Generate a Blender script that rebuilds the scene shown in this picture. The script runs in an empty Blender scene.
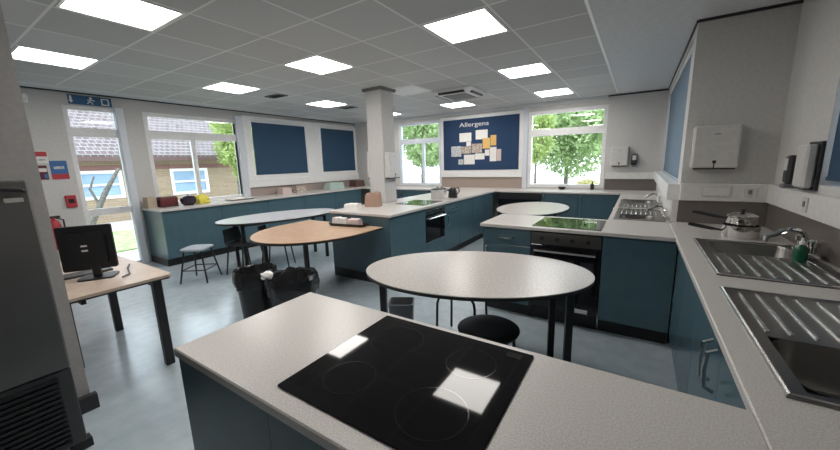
import bpy, bmesh, math, random
from mathutils import Vector, Matrix
random.seed(7)
PI = math.pi
S = bpy.context.scene
COL = S.collection

# ------------------------------------------------------------------ materials
def nt(name):
    m = bpy.data.materials.new(name); m.use_nodes = True
    t = m.node_tree; t.nodes.clear()
    o = t.nodes.new('ShaderNodeOutputMaterial')
    return m, t, o

def mat(name, col, rough=.5, metal=0., spec=.5, speck=None, scale=300., amount=.5, bump=0., bscale=60., coat=0.,
        trans=0., contrast=(.42, .58)):
    """Principled surface with a fine procedural variation of its own colour."""
    m, t, o = nt(name)
    b = t.nodes.new('ShaderNodeBsdfPrincipled')
    b.inputs['Roughness'].default_value = rough
    b.inputs['Metallic'].default_value = metal
    b.inputs['Specular IOR Level'].default_value = spec
    b.inputs['Coat Weight'].default_value = coat
    b.inputs['Transmission Weight'].default_value = trans
    tc = t.nodes.new('ShaderNodeTexCoord')
    n = t.nodes.new('ShaderNodeTexNoise'); n.inputs['Scale'].default_value = scale
    n.inputs['Detail'].default_value = 2
    t.links.new(tc.outputs['Object'], n.inputs['Vector'])
    r = t.nodes.new('ShaderNodeValToRGB')
    r.color_ramp.elements[0].position = contrast[0]; r.color_ramp.elements[1].position = contrast[1]
    c2 = speck or tuple(min(1, c * 1.06) for c in col)
    r.color_ramp.elements[0].color = (*col, 1); r.color_ramp.elements[1].color = (*c2, 1)
    t.links.new(n.outputs['Fac'], r.inputs['Fac'])
    t.links.new(r.outputs['Color'], b.inputs['Base Color'])
    if bump:
        n2 = t.nodes.new('ShaderNodeTexNoise'); n2.inputs['Scale'].default_value = bscale
        t.links.new(tc.outputs['Object'], n2.inputs['Vector'])
        bp = t.nodes.new('ShaderNodeBump'); bp.inputs['Strength'].default_value = bump
        bp.inputs['Distance'].default_value = .01
        t.links.new(n2.outputs['Fac'], bp.inputs['Height']); t.links.new(bp.outputs['Normal'], b.inputs['Normal'])
    t.links.new(b.outputs['BSDF'], o.inputs['Surface'])
    return m

def emit(name, col, strength):
    m, t, o = nt(name)
    e = t.nodes.new('ShaderNodeEmission'); e.inputs['Color'].default_value = (*col, 1)
    e.inputs['Strength'].default_value = strength
    t.links.new(e.outputs['Emission'], o.inputs['Surface'])
    return m

def glass_mat(name):
    m, t, o = nt(name)
    tr = t.nodes.new('ShaderNodeBsdfTransparent'); tr.inputs['Color'].default_value = (.95, .97, .97, 1)
    g = t.nodes.new('ShaderNodeBsdfGlossy'); g.inputs['Roughness'].default_value = .01
    f = t.nodes.new('ShaderNodeFresnel'); f.inputs['IOR'].default_value = 1.45
    x = t.nodes.new('ShaderNodeMixShader')
    t.links.new(f.outputs['Fac'], x.inputs['Fac']); t.links.new(tr.outputs['BSDF'], x.inputs[1])
    t.links.new(g.outputs['BSDF'], x.inputs[2]); t.links.new(x.outputs['Shader'], o.inputs['Surface'])
    return m

TX, TY, TX0, TY0 = .602, .584, -.403, .790      # ceiling tile pitch and origin
def ceiling_mat():
    m, t, o = nt('ceiling_tiles')
    b = t.nodes.new('ShaderNodeBsdfPrincipled'); b.inputs['Roughness'].default_value = .8
    b.inputs['Specular IOR Level'].default_value = .2
    geo = t.nodes.new('ShaderNodeTexCoord'); sep = t.nodes.new('ShaderNodeSeparateXYZ')
    t.links.new(geo.outputs['Object'], sep.inputs['Vector'])
    def math_(op, a, bb):
        n = t.nodes.new('ShaderNodeMath'); n.operation = op
        for i, v in enumerate((a, bb)):
            if v is None: continue
            if isinstance(v, (int, float)): n.inputs[i].default_value = v
            else: t.links.new(v, n.inputs[i])
        return n.outputs[0]
    def line(ax, off, pitch):
        u = math_('DIVIDE', math_('SUBTRACT', sep.outputs[ax], off), pitch)
        fr = math_('FRACT', u, None)
        d = math_('ABSOLUTE', math_('SUBTRACT', fr, .5), None)
        return math_('GREATER_THAN', d, .5 - .009 / pitch), math_('FLOOR', u, None)
    lx, ix = line('X', TX0, TX); ly, iy = line('Y', TY0, TY)
    ln = math_('MAXIMUM', lx, ly)
    cmb = t.nodes.new('ShaderNodeCombineXYZ'); t.links.new(ix, cmb.inputs[0]); t.links.new(iy, cmb.inputs[1])
    wn = t.nodes.new('ShaderNodeTexWhiteNoise'); t.links.new(cmb.outputs[0], wn.inputs['Vector'])
    cr = t.nodes.new('ShaderNodeValToRGB')
    cr.color_ramp.elements[0].color = (.50, .51, .51, 1); cr.color_ramp.elements[1].color = (.58, .59, .59, 1)
    t.links.new(wn.outputs['Value'], cr.inputs['Fac'])
    mx = t.nodes.new('ShaderNodeMix'); mx.data_type = 'RGBA'
    mx.inputs['B'].default_value = (.80, .80, .80, 1)
    t.links.new(ln, mx.inputs['Factor']); t.links.new(cr.outputs['Color'], mx.inputs['A'])
    t.links.new(mx.outputs['Result'], b.inputs['Base Color']); t.links.new(b.outputs['BSDF'], o.inputs['Surface'])
    return m

def brick_mat(name, c1, c2, mortar, scale, bw, rh):
    m, t, o = nt(name)
    b = t.nodes.new('ShaderNodeBsdfPrincipled'); b.inputs['Roughness'].default_value = .85
    tc = t.nodes.new('ShaderNodeTexCoord'); mp = t.nodes.new('ShaderNodeMapping')
    mp.inputs['Rotation'].default_value = (0, PI / 2, PI / 2)
    t.links.new(tc.outputs['Object'], mp.inputs['Vector'])
    k = t.nodes.new('ShaderNodeTexBrick'); k.inputs['Scale'].default_value = scale
    k.inputs['Color1'].default_value = (*c1, 1); k.inputs['Color2'].default_value = (*c2, 1)
    k.inputs['Mortar'].default_value = (*mortar, 1); k.inputs['Mortar Size'].default_value = .03
    k.inputs['Brick Width'].default_value = bw; k.inputs['Row Height'].default_value = rh
    sep = t.nodes.new('ShaderNodeSeparateXYZ'); cmb = t.nodes.new('ShaderNodeCombineXYZ')
    t.links.new(tc.outputs['Object'], sep.inputs['Vector'])
    t.links.new(sep.outputs['Y'], cmb.inputs['X']); t.links.new(sep.outputs['Z'], cmb.inputs['Y'])
    t.links.new(cmb.outputs['Vector'], k.inputs['Vector'])
    t.links.new(k.outputs['Color'], b.inputs['Base Color']); t.links.new(b.outputs['BSDF'], o.inputs['Surface'])
    return m

def leaf_mat(name, a, c):
    m, t, o = nt(name)
    d = t.nodes.new('ShaderNodeBsdfDiffuse'); tr = t.nodes.new('ShaderNodeBsdfTranslucent')
    tc = t.nodes.new('ShaderNodeTexCoord'); n = t.nodes.new('ShaderNodeTexNoise'); n.inputs['Scale'].default_value = 2.5
    n.inputs['Detail'].default_value = 5
    r = t.nodes.new('ShaderNodeValToRGB'); r.color_ramp.elements[0].position = .35; r.color_ramp.elements[1].position = .65
    r.color_ramp.elements[0].color = (*a, 1); r.color_ramp.elements[1].color = (*c, 1)
    t.links.new(tc.outputs['Object'], n.inputs['Vector']); t.links.new(n.outputs['Fac'], r.inputs['Fac'])
    for q in (d, tr): t.links.new(r.outputs['Color'], q.inputs['Color'])
    x = t.nodes.new('ShaderNodeMixShader'); x.inputs['Fac'].default_value = .45
    t.links.new(d.outputs['BSDF'], x.inputs[1]); t.links.new(tr.outputs['BSDF'], x.inputs[2])
    t.links.new(x.outputs['Shader'], o.inputs['Surface'])
    return m

M = {}
M['wall'] = mat('wall_paint', (.59, .58, .565), .75, scale=40)
M['white'] = mat('white_paint', (.80, .80, .80), .35, scale=30)
M['trunk'] = mat('trunking_plastic', (.70, .69, .67), .4, scale=30)
M['plaster'] = mat('ceiling_plaster', (.62, .64, .66), .8, scale=20)
M['ceil'] = ceiling_mat()
M['black_trim'] = mat('black_trim', (.03, .03, .035), .5)
M['floor'] = mat('vinyl_floor', (.38, .45, .495), .2, speck=(.45, .52, .565), scale=9, spec=.5, contrast=(.3, .7))
M['worktop'] = mat('speckled_laminate', (.50, .475, .455), .29, speck=(.67, .64, .61), scale=230, contrast=(.35, .65))
M['wt_edge'] = M['worktop']
M['teal'] = mat('teal_laminate', (.072, .132, .163), .20, scale=8, spec=.5)
M['teal_side'] = mat('teal_carcass', (.068, .124, .152), .35, scale=8)
M['plinth'] = mat('black_plinth', (.012, .013, .015), .45)
M['taupe'] = mat('taupe_splashback', (.15, .132, .122), .3, scale=15)
M['steel'] = mat('brushed_steel', (.25, .24, .232), .28, metal=1, scale=60, bump=.02, bscale=200)
M['bright_steel'] = mat('polished_steel', (.68, .67, .65), .14, metal=1, scale=30)
M['chrome'] = mat('chrome', (.75, .75, .75), .08, metal=1)
M['hob'] = mat('black_ceramic_glass', (.006, .006, .007), .04, spec=.2, scale=20)
M['ring'] = mat('printed_ring', (.014, .0135, .013), .08, scale=30)
M['blackglass'] = mat('oven_glass', (.008, .008, .010), .06, spec=.6)
M['ovenpanel'] = mat('oven_panel', (.14, .13, .12), .3, metal=.7)
M['tabletop'] = mat('pale_table_laminate', (.46, .43, .405), .27, speck=(.55, .52, .49), scale=80)
M['wood'] = mat('beech_laminate', (.50, .33, .22), .3, speck=(.60, .41, .28), scale=14, contrast=(.3, .7))
M['desk'] = mat('pale_wood_desk', (.55, .43, .35), .3, speck=(.64, .52, .43), scale=12, contrast=(.3, .7))
M['greytop'] = mat('pale_blue_grey_laminate', (.48, .50, .54), .25, scale=20)
M['edge'] = mat('dark_edging', (.03, .027, .025), .4)
M['leg'] = mat('black_powder_coat', (.012, .012, .014), .4)
M['seat_black'] = mat('black_plastic_seat', (.018, .019, .022), .42)
M['seat_grey'] = mat('grey_plastic_seat', (.33, .36, .40), .4)
M['bin'] = mat('black_bin_plastic', (.014, .015, .017), .42)
M['bag'] = mat('black_bin_bag', (.016, .016, .018), .22, bump=.8, bscale=25)
M['blind'] = mat('navy_blind_fabric', (.022, .062, .120), .8, speck=(.026, .070, .132), scale=60)
M['blind_lt'] = mat('blue_blind_fabric', (.13, .20, .27), .75, speck=(.15, .225, .30), scale=30)
M['board'] = mat('navy_board_felt', (.016, .045, .11), .9, speck=(.02, .052, .125), scale=80)
M['fridge'] = mat('dark_steel_door', (.17, .165, .16), .38, metal=.7, scale=4, spec=.5)
M['vent'] = mat('dark_vent_plastic', (.045, .046, .048), .45)
M['partition'] = mat('partition_paint', (.42, .40, .385), .7, scale=30)
M['screen'] = mat('black_monitor_plastic', (.010, .011, .013), .35)
M['red'] = mat('red_sign', (.45, .035, .045), .45)
M['darkred'] = mat('dark_red_plastic', (.12, .022, .025), .35)
M['blue'] = mat('blue_sign', (.045, .14, .36), .45)
M['signblue'] = mat('exit_sign_blue', (.025, .12, .25), .4)
M['yellow'] = mat('yellow_cloth', (.75, .68, .10), .8, bump=.6, bscale=40)
M['brownpaper'] = mat('brown_paper', (.38, .25, .19), .8, bump=.4, bscale=30)
M['tan'] = mat('tan_board', (.42, .34, .26), .6)
M['purple'] = mat('dark_purple_gloss', (.035, .022, .04), .15)
M['paper'] = mat('white_paper', (.78, .76, .74), .7, scale=25)
M['orange'] = mat('orange_print', (.72, .46, .16), .7, scale=25)
M['brownprint'] = mat('brown_print', (.33, .24, .18), .7, speck=(.6, .55, .5), scale=30)
M['greyprint'] = mat('grey_print', (.40, .43, .45), .7, speck=(.6, .62, .62), scale=30)
M['pinkcloth'] = mat('pink_cloth', (.62, .50, .48), .85, bump=.4, bscale=40)
M['mint'] = mat('pale_mint_plastic', (.45, .58, .55), .5)
M['greenbottle'] = mat('green_bottle', (.02, .15, .09), .12, trans=.35, spec=.6)
M['dispenser'] = mat('white_dispenser', (.62, .61, .59), .32, scale=20)
M['greyplastic'] = mat('grey_plastic', (.16, .17, .18), .45)
M['dark'] = mat('dark_plastic', (.02, .02, .022), .35)
M['light_on'] = emit('lit_diffuser', (1, .96, .91), 13.0)
M['light_off'] = mat('unlit_diffuser', (.70, .71, .71), .5)
M['glass'] = glass_mat('window_glass')
M['alu'] = mat('pale_blue_frame', (.66, .70, .76), .35)
M['brick'] = brick_mat('tan_brick', (.26, .18, .105), (.30, .215, .14), (.30, .26, .21), 4, .9, .3)
M['roof'] = brick_mat('pink_roof_tiles', (.085, .055, .055), (.13, .10, .10), (.27, .26, .26), 3, .5, .35)
M['fascia'] = mat('dark_fascia', (.10, .055, .05), .5)
M['leaf1'] = leaf_mat('leaf_green', (.18, .27, .10), (.45, .56, .29))
M['leaf2'] = leaf_mat('leaf_yellow_green', (.22, .30, .08), (.45, .54, .22))
M['bark'] = mat('bark', (.10, .09, .08), .9, scale=20, speck=(.16, .15, .13))
M['grass'] = mat('lawn_grass', (.22, .30, .12), .9, scale=6, speck=(.36, .42, .2))
M['paving'] = mat('pale_paving', (.50, .48, .46), .8, scale=3)
M['bush'] = leaf_mat('bush_leaf', (.36, .34, .12), (.55, .50, .25))

# ------------------------------------------------------------------ mesh building
class MB:
    def __init__(s): s.bm = bmesh.new()
    def box(s, x0, y0, z0, x1, y1, z1):
        v = [s.bm.verts.new((x, y, z)) for z in (z0, z1) for y in (y0, y1) for x in (x0, x1)]
        for f in ((0, 2, 3, 1), (4, 5, 7, 6), (0, 1, 5, 4), (2, 6, 7, 3), (0, 4, 6, 2), (1, 3, 7, 5)):
            s.bm.faces.new([v[i] for i in f])
        return s
    def prism(s, pts, z0, z1):
        a = [s.bm.verts.new((x, y, z0)) for x, y in pts]; b = [s.bm.verts.new((x, y, z1)) for x, y in pts]
        s.bm.faces.new(a[::-1]); s.bm.faces.new(b); n = len(pts)
        for i in range(n): s.bm.faces.new((a[i], a[(i + 1) % n], b[(i + 1) % n], b[i]))
        return s
    def tube(s, pts, r, seg=8, closed=False):
        pts = [Vector(p) for p in pts]; n = len(pts); rings = []
        rr = r if isinstance(r, (list, tuple)) else [r] * n
        up = None
        for i, p in enumerate(pts):
            if closed: d = pts[(i + 1) % n] - pts[i - 1]
            else: d = pts[min(i + 1, n - 1)] - pts[max(i - 1, 0)]
            d.normalize()
            if up is None:
                up = Vector((0, 0, 1)) if abs(d.z) < .9 else Vector((1, 0, 0))
            a = (up - d * up.dot(d)).normalized(); up = a; b = d.cross(a)
            rings.append([s.bm.verts.new(p + (a * math.cos(2 * PI * k / seg) + b * math.sin(2 * PI * k / seg)) * rr[i]) for k in range(seg)])
        m = n if closed else n - 1
        for i in range(m):
            A, B = rings[i], rings[(i + 1) % n]
            for k in range(seg): s.bm.faces.new((A[k], A[(k + 1) % seg], B[(k + 1) % seg], B[k]))
        if not closed:
            s.bm.faces.new(rings[0][::-1]); s.bm.faces.new(rings[-1])
        return s
    def lathe(s, prof, seg=32, c=(0, 0), wob=0, closed=False):
        rings = []
        for r, z in prof:
            if r < 1e-5: rings.append([s.bm.verts.new((c[0], c[1], z))])
            else: rings.append([s.bm.verts.new((c[0] + r * math.cos(2 * PI * k / seg) * (1 + wob * random.uniform(-1, 1)),
                                                c[1] + r * math.sin(2 * PI * k / seg) * (1 + wob * random.uniform(-1, 1)),
                                                z + wob * .3 * random.uniform(-1, 1))) for k in range(seg)])
        for A, B in zip(rings, rings[1:]):
            for k in range(seg):
                q = (k + 1) % seg
                if len(A) == 1 and len(B) == 1: continue
                if len(A) == 1: s.bm.faces.new((A[0], B[q], B[k]))
                elif len(B) == 1: s.bm.faces.new((A[k], A[q], B[0]))
                else: s.bm.faces.new((A[k], A[q], B[q], B[k]))
        return s
    def plate(s, u0, v0, u1, v1, w0, w1, holes=(), mapf=None):
        """rectangle u,v with rectangular holes, thickness w0..w1"""
        us = sorted({u0, u1, *[h[0] for h in holes], *[h[2] for h in holes]})
        vs = sorted({v0, v1, *[h[1] for h in holes], *[h[3] for h in holes]})
        us = [u for u in us if u0 <= u <= u1]; vs = [v for v in vs if v0 <= v <= v1]
        mapf = mapf or (lambda u, v, w: (u, v, w))
        V = {}
        def vert(i, j, k):
            if (i, j, k) not in V: V[i, j, k] = s.bm.verts.new(mapf(us[i], vs[j], (w0, w1)[k]))
            return V[i, j, k]
        def solid(i, j):
            if not (0 <= i < len(us) - 1 and 0 <= j < len(vs) - 1): return False
            cu, cv = (us[i] + us[i + 1]) / 2, (vs[j] + vs[j + 1]) / 2
            return not any(h[0] < cu < h[2] and h[1] < cv < h[3] for h in holes)
        for i in range(len(us) - 1):
            for j in range(len(vs) - 1):
                if not solid(i, j): continue
                s.bm.faces.new([vert(i, j, 1), vert(i + 1, j, 1), vert(i + 1, j + 1, 1), vert(i, j + 1, 1)])
                s.bm.faces.new([vert(i, j, 0), vert(i, j + 1, 0), vert(i + 1, j + 1, 0), vert(i + 1, j, 0)])
                if not solid(i - 1, j): s.bm.faces.new([vert(i, j, 0), vert(i, j, 1), vert(i, j + 1, 1), vert(i, j + 1, 0)])
                if not solid(i + 1, j): s.bm.faces.new([vert(i + 1, j, 0), vert(i + 1, j + 1, 0), vert(i + 1, j + 1, 1), vert(i + 1, j, 1)])
                if not solid(i, j - 1): s.bm.faces.new([vert(i, j, 0), vert(i + 1, j, 0), vert(i + 1, j, 1), vert(i, j, 1)])
                if not solid(i, j + 1): s.bm.faces.new([vert(i, j + 1, 0), vert(i, j + 1, 1), vert(i + 1, j + 1, 1), vert(i + 1, j + 1, 0)])
        return s
    def loft(s, loops, cap0=True, cap1=True):
        R = [[s.bm.verts.new(p) for p in L] for L in loops]; n = len(R[0])
        for A, B in zip(R, R[1:]):
            for k in range(n): s.bm.faces.new((A[k], A[(k + 1) % n], B[(k + 1) % n], B[k]))
        if cap0: s.bm.faces.new(R[0][::-1])
        if cap1: s.bm.faces.new(R[-1])
        return s
    def xf(s, m): s.bm.transform(m); return s
    def build(s, name, m, parent=None, bev=0, smooth=35, seg=1):
        bmesh.ops.recalc_face_normals(s.bm, faces=s.bm.faces)
        if bev:
            ed = [e for e in s.bm.edges if len(e.link_faces) == 2 and e.calc_face_angle(0) > .6]
            bmesh.ops.bevel(s.bm, geom=ed, offset=bev, segments=seg, affect='EDGES', profile=.5, clamp_overlap=True)
        me = bpy.data.meshes.new(name); s.bm.to_mesh(me); s.bm.free()
        for p in me.polygons: p.use_smooth = True
        me.set_sharp_from_angle(angle=math.radians(smooth))
        me.materials.append(m)
        o = bpy.data.objects.new(name, me); COL.objects.link(o)
        if parent: o.parent = parent
        return o

def tag(o, label, cat, group=None):
    o['label'] = label; o['category'] = cat
    if group: o['group'] = group
    return o
def thing(name, label, cat, loc=(0, 0, 0), rz=0, group=None):
    o = bpy.data.objects.new(name, None); COL.objects.link(o); o.empty_display_size = .1
    o.location = loc; o.rotation_euler = (0, 0, rz)
    return tag(o, label, cat, group)
def struct(name, mb, m, bev=0, parent=None):
    o = mb.build(name, m, parent, bev)
    if not parent: o['kind'] = 'structure'
    return o
def dup(root, loc, rz, label, group=None):
    def rec(o, par):
        c = o.copy(); COL.objects.link(c); c.parent = par
        for ch in list(o.children): rec(ch, c)
        return c
    r = rec(root, None); r.location = loc; r.rotation_euler = (0, 0, rz); r['label'] = label
    if group: r['group'] = group
    return r
def ell(a, b, n=64, cx=0, cy=0): return [(cx + a * math.cos(2 * PI * k / n), cy + b * math.sin(2 * PI * k / n)) for k in range(n)]
def rrect(x0, y0, x1, y1, r, n=5):
    P = []
    for cx, cy, a0 in ((x1 - r, y1 - r, 0), (x0 + r, y1 - r, 90), (x0 + r, y0 + r, 180), (x1 - r, y0 + r, 270)):
        for k in range(n + 1):
            a = math.radians(a0 + 90 * k / n); P.append((cx + r * math.cos(a), cy + r * math.sin(a)))
    return P

# ------------------------------------------------------------------ camera
cam = bpy.data.cameras.new('camera'); co = bpy.data.objects.new('camera', cam); COL.objects.link(co)
F, YAW, PIT, ROL = 337.8, -.5725, .18296, -.02796
f = Vector((math.sin(YAW) * math.cos(PIT), math.cos(YAW) * math.cos(PIT), -math.sin(PIT)))
r = Vector((math.cos(YAW), -math.sin(YAW), 0)); u = r.cross(f)
r2 = math.cos(ROL) * r + math.sin(ROL) * u; u2 = -math.sin(ROL) * r + math.cos(ROL) * u
co.matrix_world = Matrix(((r2.x, u2.x, -f.x, 0), (r2.y, u2.y, -f.y, 0), (r2.z, u2.z, -f.z, 1.5), (0, 0, 0, 1)))
cam.sensor_width = 36; cam.lens = F / 840 * 36; cam.clip_start = .02
S.camera = co

# ------------------------------------------------------------------ room shell
XL, XR1, XR2, YF, YJ, YB, H = -6.75, .33, .93, 7.25, 3.85, -2.4, 2.6
struct('floor', MB().box(XL - .1, YB, -.06, XR2 + .1, YF + .1, 0), M['floor'])
# tiled ceiling with cut-outs for the light panels
lights = [(-3.112, 1.082), (-4.918, 1.082), (-3.112, 2.833), (-4.918, 2.833), (-1.306, 2.833), (-4.918, 4.583), (-3.112, 4.583),
          (-1.306, 4.583), (-4.918, 6.334), (-3.112, 6.334), (-1.306, 6.334), (-1.306, 1.082)]  # last panel is out of view, continues the grid, added to brighten the foreground
LH = .277
holes = [(x - LH, y - LH, x + LH, y + LH) for x, y in lights]
struct('ceiling', MB().plate(XL + .4, YB, TX0, YF - .15, H, H + .05, holes), M['ceil'])
struct('ceiling_margin_right', MB().box(TX0, YB, H, XR2 + .1, YF, H + .05), M['plaster'])
struct('ceiling_margin_left', MB().box(XL - .1, YB, H, XL + .4, YF, H + .05), M['plaster'])
struct('ceiling_margin_far', MB().box(XL + .4, YF - .15, H, TX0, YF, H + .05), M['plaster'])

def on_x(pos, sgn):      # u = y, v = z, w = depth away from the room
    return lambda a, b, w: (pos + sgn * w, a, b)
def on_y(pos, sgn):
    return lambda a, b, w: (a, pos + sgn * w, b)
DOOR = (1.46, 0, 2.12, 2.42)
W1 = (2.37, .9, 3.92, 2.42); W2 = (4.10, 1.28, 5.60, 2.46); W3 = (5.92, 1.28, 7.2, 2.46)
struct('wall_left', MB().plate(YB, 0, YF + .1, H, 0, .2, [DOOR, W1, W2, W3], on_x(XL, -1)), M['wall'])
W4 = (-5.25, .93, -4.02, 2.47); W5 = (-1.96, .93, -.54, 2.44)
struct('wall_far', MB().plate(XL, 0, XR1 + .2, H, 0, .2, [W4, W5], on_y(YF, 1)), M['wall'])
W6 = (4.12, 1.22, 7.1, 2.53)
struct('wall_right_alcove', MB().plate(YJ + .2, 0, YF, H, 0, .2, [W6], on_x(XR1, 1)), M['wall'])
struct('wall_step', MB().plate(XR1, 0, XR2 + .2, H, 0, .2, [], on_y(YJ, 1)), M['wall'])
W7 = (1.55, 1.30, 3.03, 2.5)
struct('wall_right', MB().plate(YB, 0, YJ, H, 0, .2, [W7], on_x(XR2, 1)), M['wall'])
struct('wall_back', MB().box(XL, YB - .1, 0, XR2 + .1, YB, H), M['wall'])
struct('trim_23', MB().box(TX0 - .012, YB, H - .004, TX0 + .012, YF - .15, H + .01), M['white'])
# shadow-gap strips and trims at the wall heads
struct('trim_1', MB().box(XR1, YJ - .012, H - .022, XR2, YJ, H), M['black_trim'])
struct('trim_2', MB().box(-.55, YF - .012, H - .03, XR1, YF, H - .004), M['black_trim'])
struct('trim_3', MB().box(XR1 - .012, YJ, H - .022, XR1, YF, H), M['black_trim'])
struct('trim_4', MB().box(XL, YB, 2.585, XL + .03, YF, 2.6), M['black_trim'])
struct('trim_6', MB().box(XL + .06, YF - .05, 2.53, -.55, YF, H), M['plaster'])
# dado trunking and splashbacks
struct('trim_7', MB().box(XR2 - .035, YB, 1.10, XR2, YJ, 1.25), M['trunk'], .006)
struct('trim_8', MB().box(XR1, YJ - .035, 1.10, XR2 - .035, YJ, 1.25), M['trunk'], .006)
struct('trim_9', MB().box(XR2 - .012, YB, .90, XR2, YJ - .012, 1.10), M['taupe'])
struct('trim_10', MB().box(XR1, YJ - .012, .90, XR2, YJ, 1.10), M['taupe'])
struct('trim_11', MB().box(-.52, YF - .012, .90, XR1 - .001, YF, 1.10), M['taupe'])
struct('trim_12', MB().box(-.52, YF - .04, 1.10, XR1 - .001, YF, 1.22), M['trunk'], .006)
struct('trim_13', MB().box(-4.0, YF - .012, .90, -2.06, YF, 1.14), mat('far_splashback', (.36, .29, .25), .35))
struct('trim_14', MB().box(-4.0, YF - .045, 1.14, -2.06, YF, 1.27), M['white'], .006)
struct('trim_15', MB().box(XL, 3.97, .90, XL + .012, YF, 1.08), mat('left_splashback', (.36, .30, .27), .35))
struct('trim_16', MB().box(XL, 3.97, 1.08, XL + .06, YF, 1.24), M['white'], .006)
struct('trim_17', MB().box(XR1 - .045, YJ, .90, XR1, YF - .04, 1.10), M['trunk'])
struct('trim_18', MB().box(-2.06, YF - .03, .90, -1.97, YF, 2.53), M['alu'], .004)   # pale post beside the board

# column in the middle island
struct('column', MB().box(-3.54, 4.07, .9, -3.24, 4.37, H), M['wall'], .01)
struct('trim_19', MB().box(-3.57, 4.04, H - .04, -3.21, 4.40, H), mat('column_head', (.20, .20, .20), .7))

# grey end wall at the left edge of the view
struct('wall_partition', MB().box(-2.99, YB, .0, -2.87, .475, H), M['partition'])
struct('baseboard_partition', MB().plate(YB, 0, .50, .1, 0, .04, [], on_x(-2.87, 1)), M['black_trim'])

# ------------------------------------------------------------------ windows and door
def window(name, axis, pos, sgn, rect, bars_v=(), bars_h=(), fr=.055, m='white', depth=(.03, .10), glaz=True):
    mp = on_x(pos, sgn) if axis == 'x' else on_y(pos, sgn)
    u0, v0, u1, v1 = rect
    cells = []
    us = [u0 + fr]; vs = [v0 + fr]
    hs = []
    xs = [(u0, u0 + fr)] + [(c - t / 2, c + t / 2) for c, t, _ in bars_v] + [(u1 - fr, u1)]
    ys = [(v0, v0 + fr)] + [(c - t / 2, c + t / 2) for c, t in bars_h] + [(v1 - fr, v1)]
    root = thing(name, '', '')
    del root['label']; del root['category']; root['kind'] = 'structure'
    hs = []
    for j in range(len(ys) - 1):
        lo, hi = ys[j][1], ys[j + 1][0]
        bars = [(u0, u0 + fr)] + [(c - t / 2, c + t / 2) for c, t, row in bars_v if row is None or row == j] + [(u1 - fr, u1)]
        for i in range(len(bars) - 1): hs.append((bars[i][1], lo, bars[i + 1][0], hi))
    MB().plate(u0, v0, u1, v1, depth[0], depth[1], hs, mp).build('window_frame', M[m], root, .004)
    if glaz:
        MB().plate(u0 + fr * .5, v0 + fr * .5, u1 - fr * .5, v1 - fr * .5, depth[0] + .03, depth[0] + .036, [], mp).build('glass', M['glass'], root)
    return root
w = window('window_1', 'x', XL, -1, W1, [(3.07, .06, 0)], [(2.07, .13)], fr=.06, depth=(.0, .09))
MB().box(XL - .01, 2.37, .862, XL + .11, 3.92, .9 + .012).build('window_sill', M['white'], w, .004)
MB().box(XL - .09, 3.86, .9, XL + .05, 4.0, 2.5).build('window_mullion', M['alu'], w, .01)
window('window_2', 'x', XL, -1, W2, [(4.85, .06, None)], [], depth=(.06, .13))
window('window_3', 'x', XL, -1, W3, [(6.56, .06, None)], [], depth=(.06, .13))
window('window_4', 'y', YF, 1, W4, [(-4.53, .05, 0)], [(2.02, .12)], fr=.06, m='alu', depth=(.0, .09))
window('window_5', 'y', YF, 1, W5, [], [(2.02, .13)], fr=.065, m='white', depth=(.0, .09))
window('window_6', 'x', XR1, 1, W6, [(5.0, .06, None), (6.1, .06, None)], [], depth=(.10, .17))
window('window_7', 'x', XR2, 1, W7, [(2.3, .06, None)], [], depth=(.10, .17))
d = window('door_1', 'x', XL, -1, DOOR, [], [(.90, .10), (2.06, .12)], fr=.055, depth=(.0, .07))
MB().box(XL - .08, 2.02, 0, XL + .06, 2.12, 2.44).build('door_frame', M['alu'], d, .008)
MB().tube([(XL + .0, 1.97, .95), (XL + .06, 1.97, .95), (XL + .06, 1.86, .95)], .011).build('door_handle', M['chrome'], d)
# white surround of the left blinds
struct('trim_20', MB().plate(4.0, 1.24, 7.24, 2.52, 0, .03, [(4.17, 1.33, 5.53, 2.45), (5.98, 1.33, 7.18, 2.45)], on_x(XL, 1)), M['white'])
struct('trim_21', MB().plate(-4.0, 1.27, -2.06, 2.5, 0, .03, [(-3.91, 1.3, -2.14, 2.43)], on_y(YF, -1)), M['white'])
struct('trim_22', MB().plate(YJ, 1.10, YF - .04, 1.24, 0, .09, [], on_x(XR1, -1)), M['white'])

# ------------------------------------------------------------------ ceiling lights, vents, cassette
LGRP = 'square ceiling light panels'
lab = ['large lit ceiling panel cut by the top picture edge, above the desk side',
       'lit ceiling panel nearest the glazed door',
       'lit square ceiling panel in front of the pillar, above the bins',
       'lit ceiling panel nearest the window with roof view',
       'large lit square ceiling panel above the nearest oval table',
       'lit ceiling panel above the second navy blind left of pillar',
       'unlit dull square ceiling panel just behind the pillar',
       'lit square ceiling panel above the pale oval table in the far bay',
       'small lit ceiling panel in the corner beyond the pillar',
       'lit ceiling panel over the display board, behind the air conditioner',
       'lit ceiling panel nearest the far window with trees',
       'added out-of-view lit ceiling panel over the gap between nearest peninsula and oval table']
for (x, y), lb in zip(lights, lab):
    on = 'unlit' not in lb
    t = thing('ceiling_light', lb, 'ceiling light', (x, y, H), 0, LGRP if on else None)
    MB().plate(-LH, -LH, LH, LH, -.004, .045, [(-LH + .018, -LH + .018, LH - .018, LH - .018)]).build('light_frame', M['white'], t)
    MB().box(-LH + .018, -LH + .018, .004, LH - .018, LH - .018, .02).build('diffuser', M['light_on' if on else 'light_off'], t)
def vent(x, y, lb):
    t = thing('ceiling_vent', lb, 'vent', (x, y, H))
    MB().plate(-.17, -.09, .17, .09, -.012, 0, [(-.15, -.07, .15, .07)]).build('vent_frame', M['greyplastic'], t)
    m = MB().box(-.15, -.07, -.002, .15, .07, 0)
    for k in range(5): m.box(-.15, -.06 + .028 * k, -.01, .15, -.052 + .028 * k, -.002)
    m.build('grille', M['dark'], t)
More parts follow.
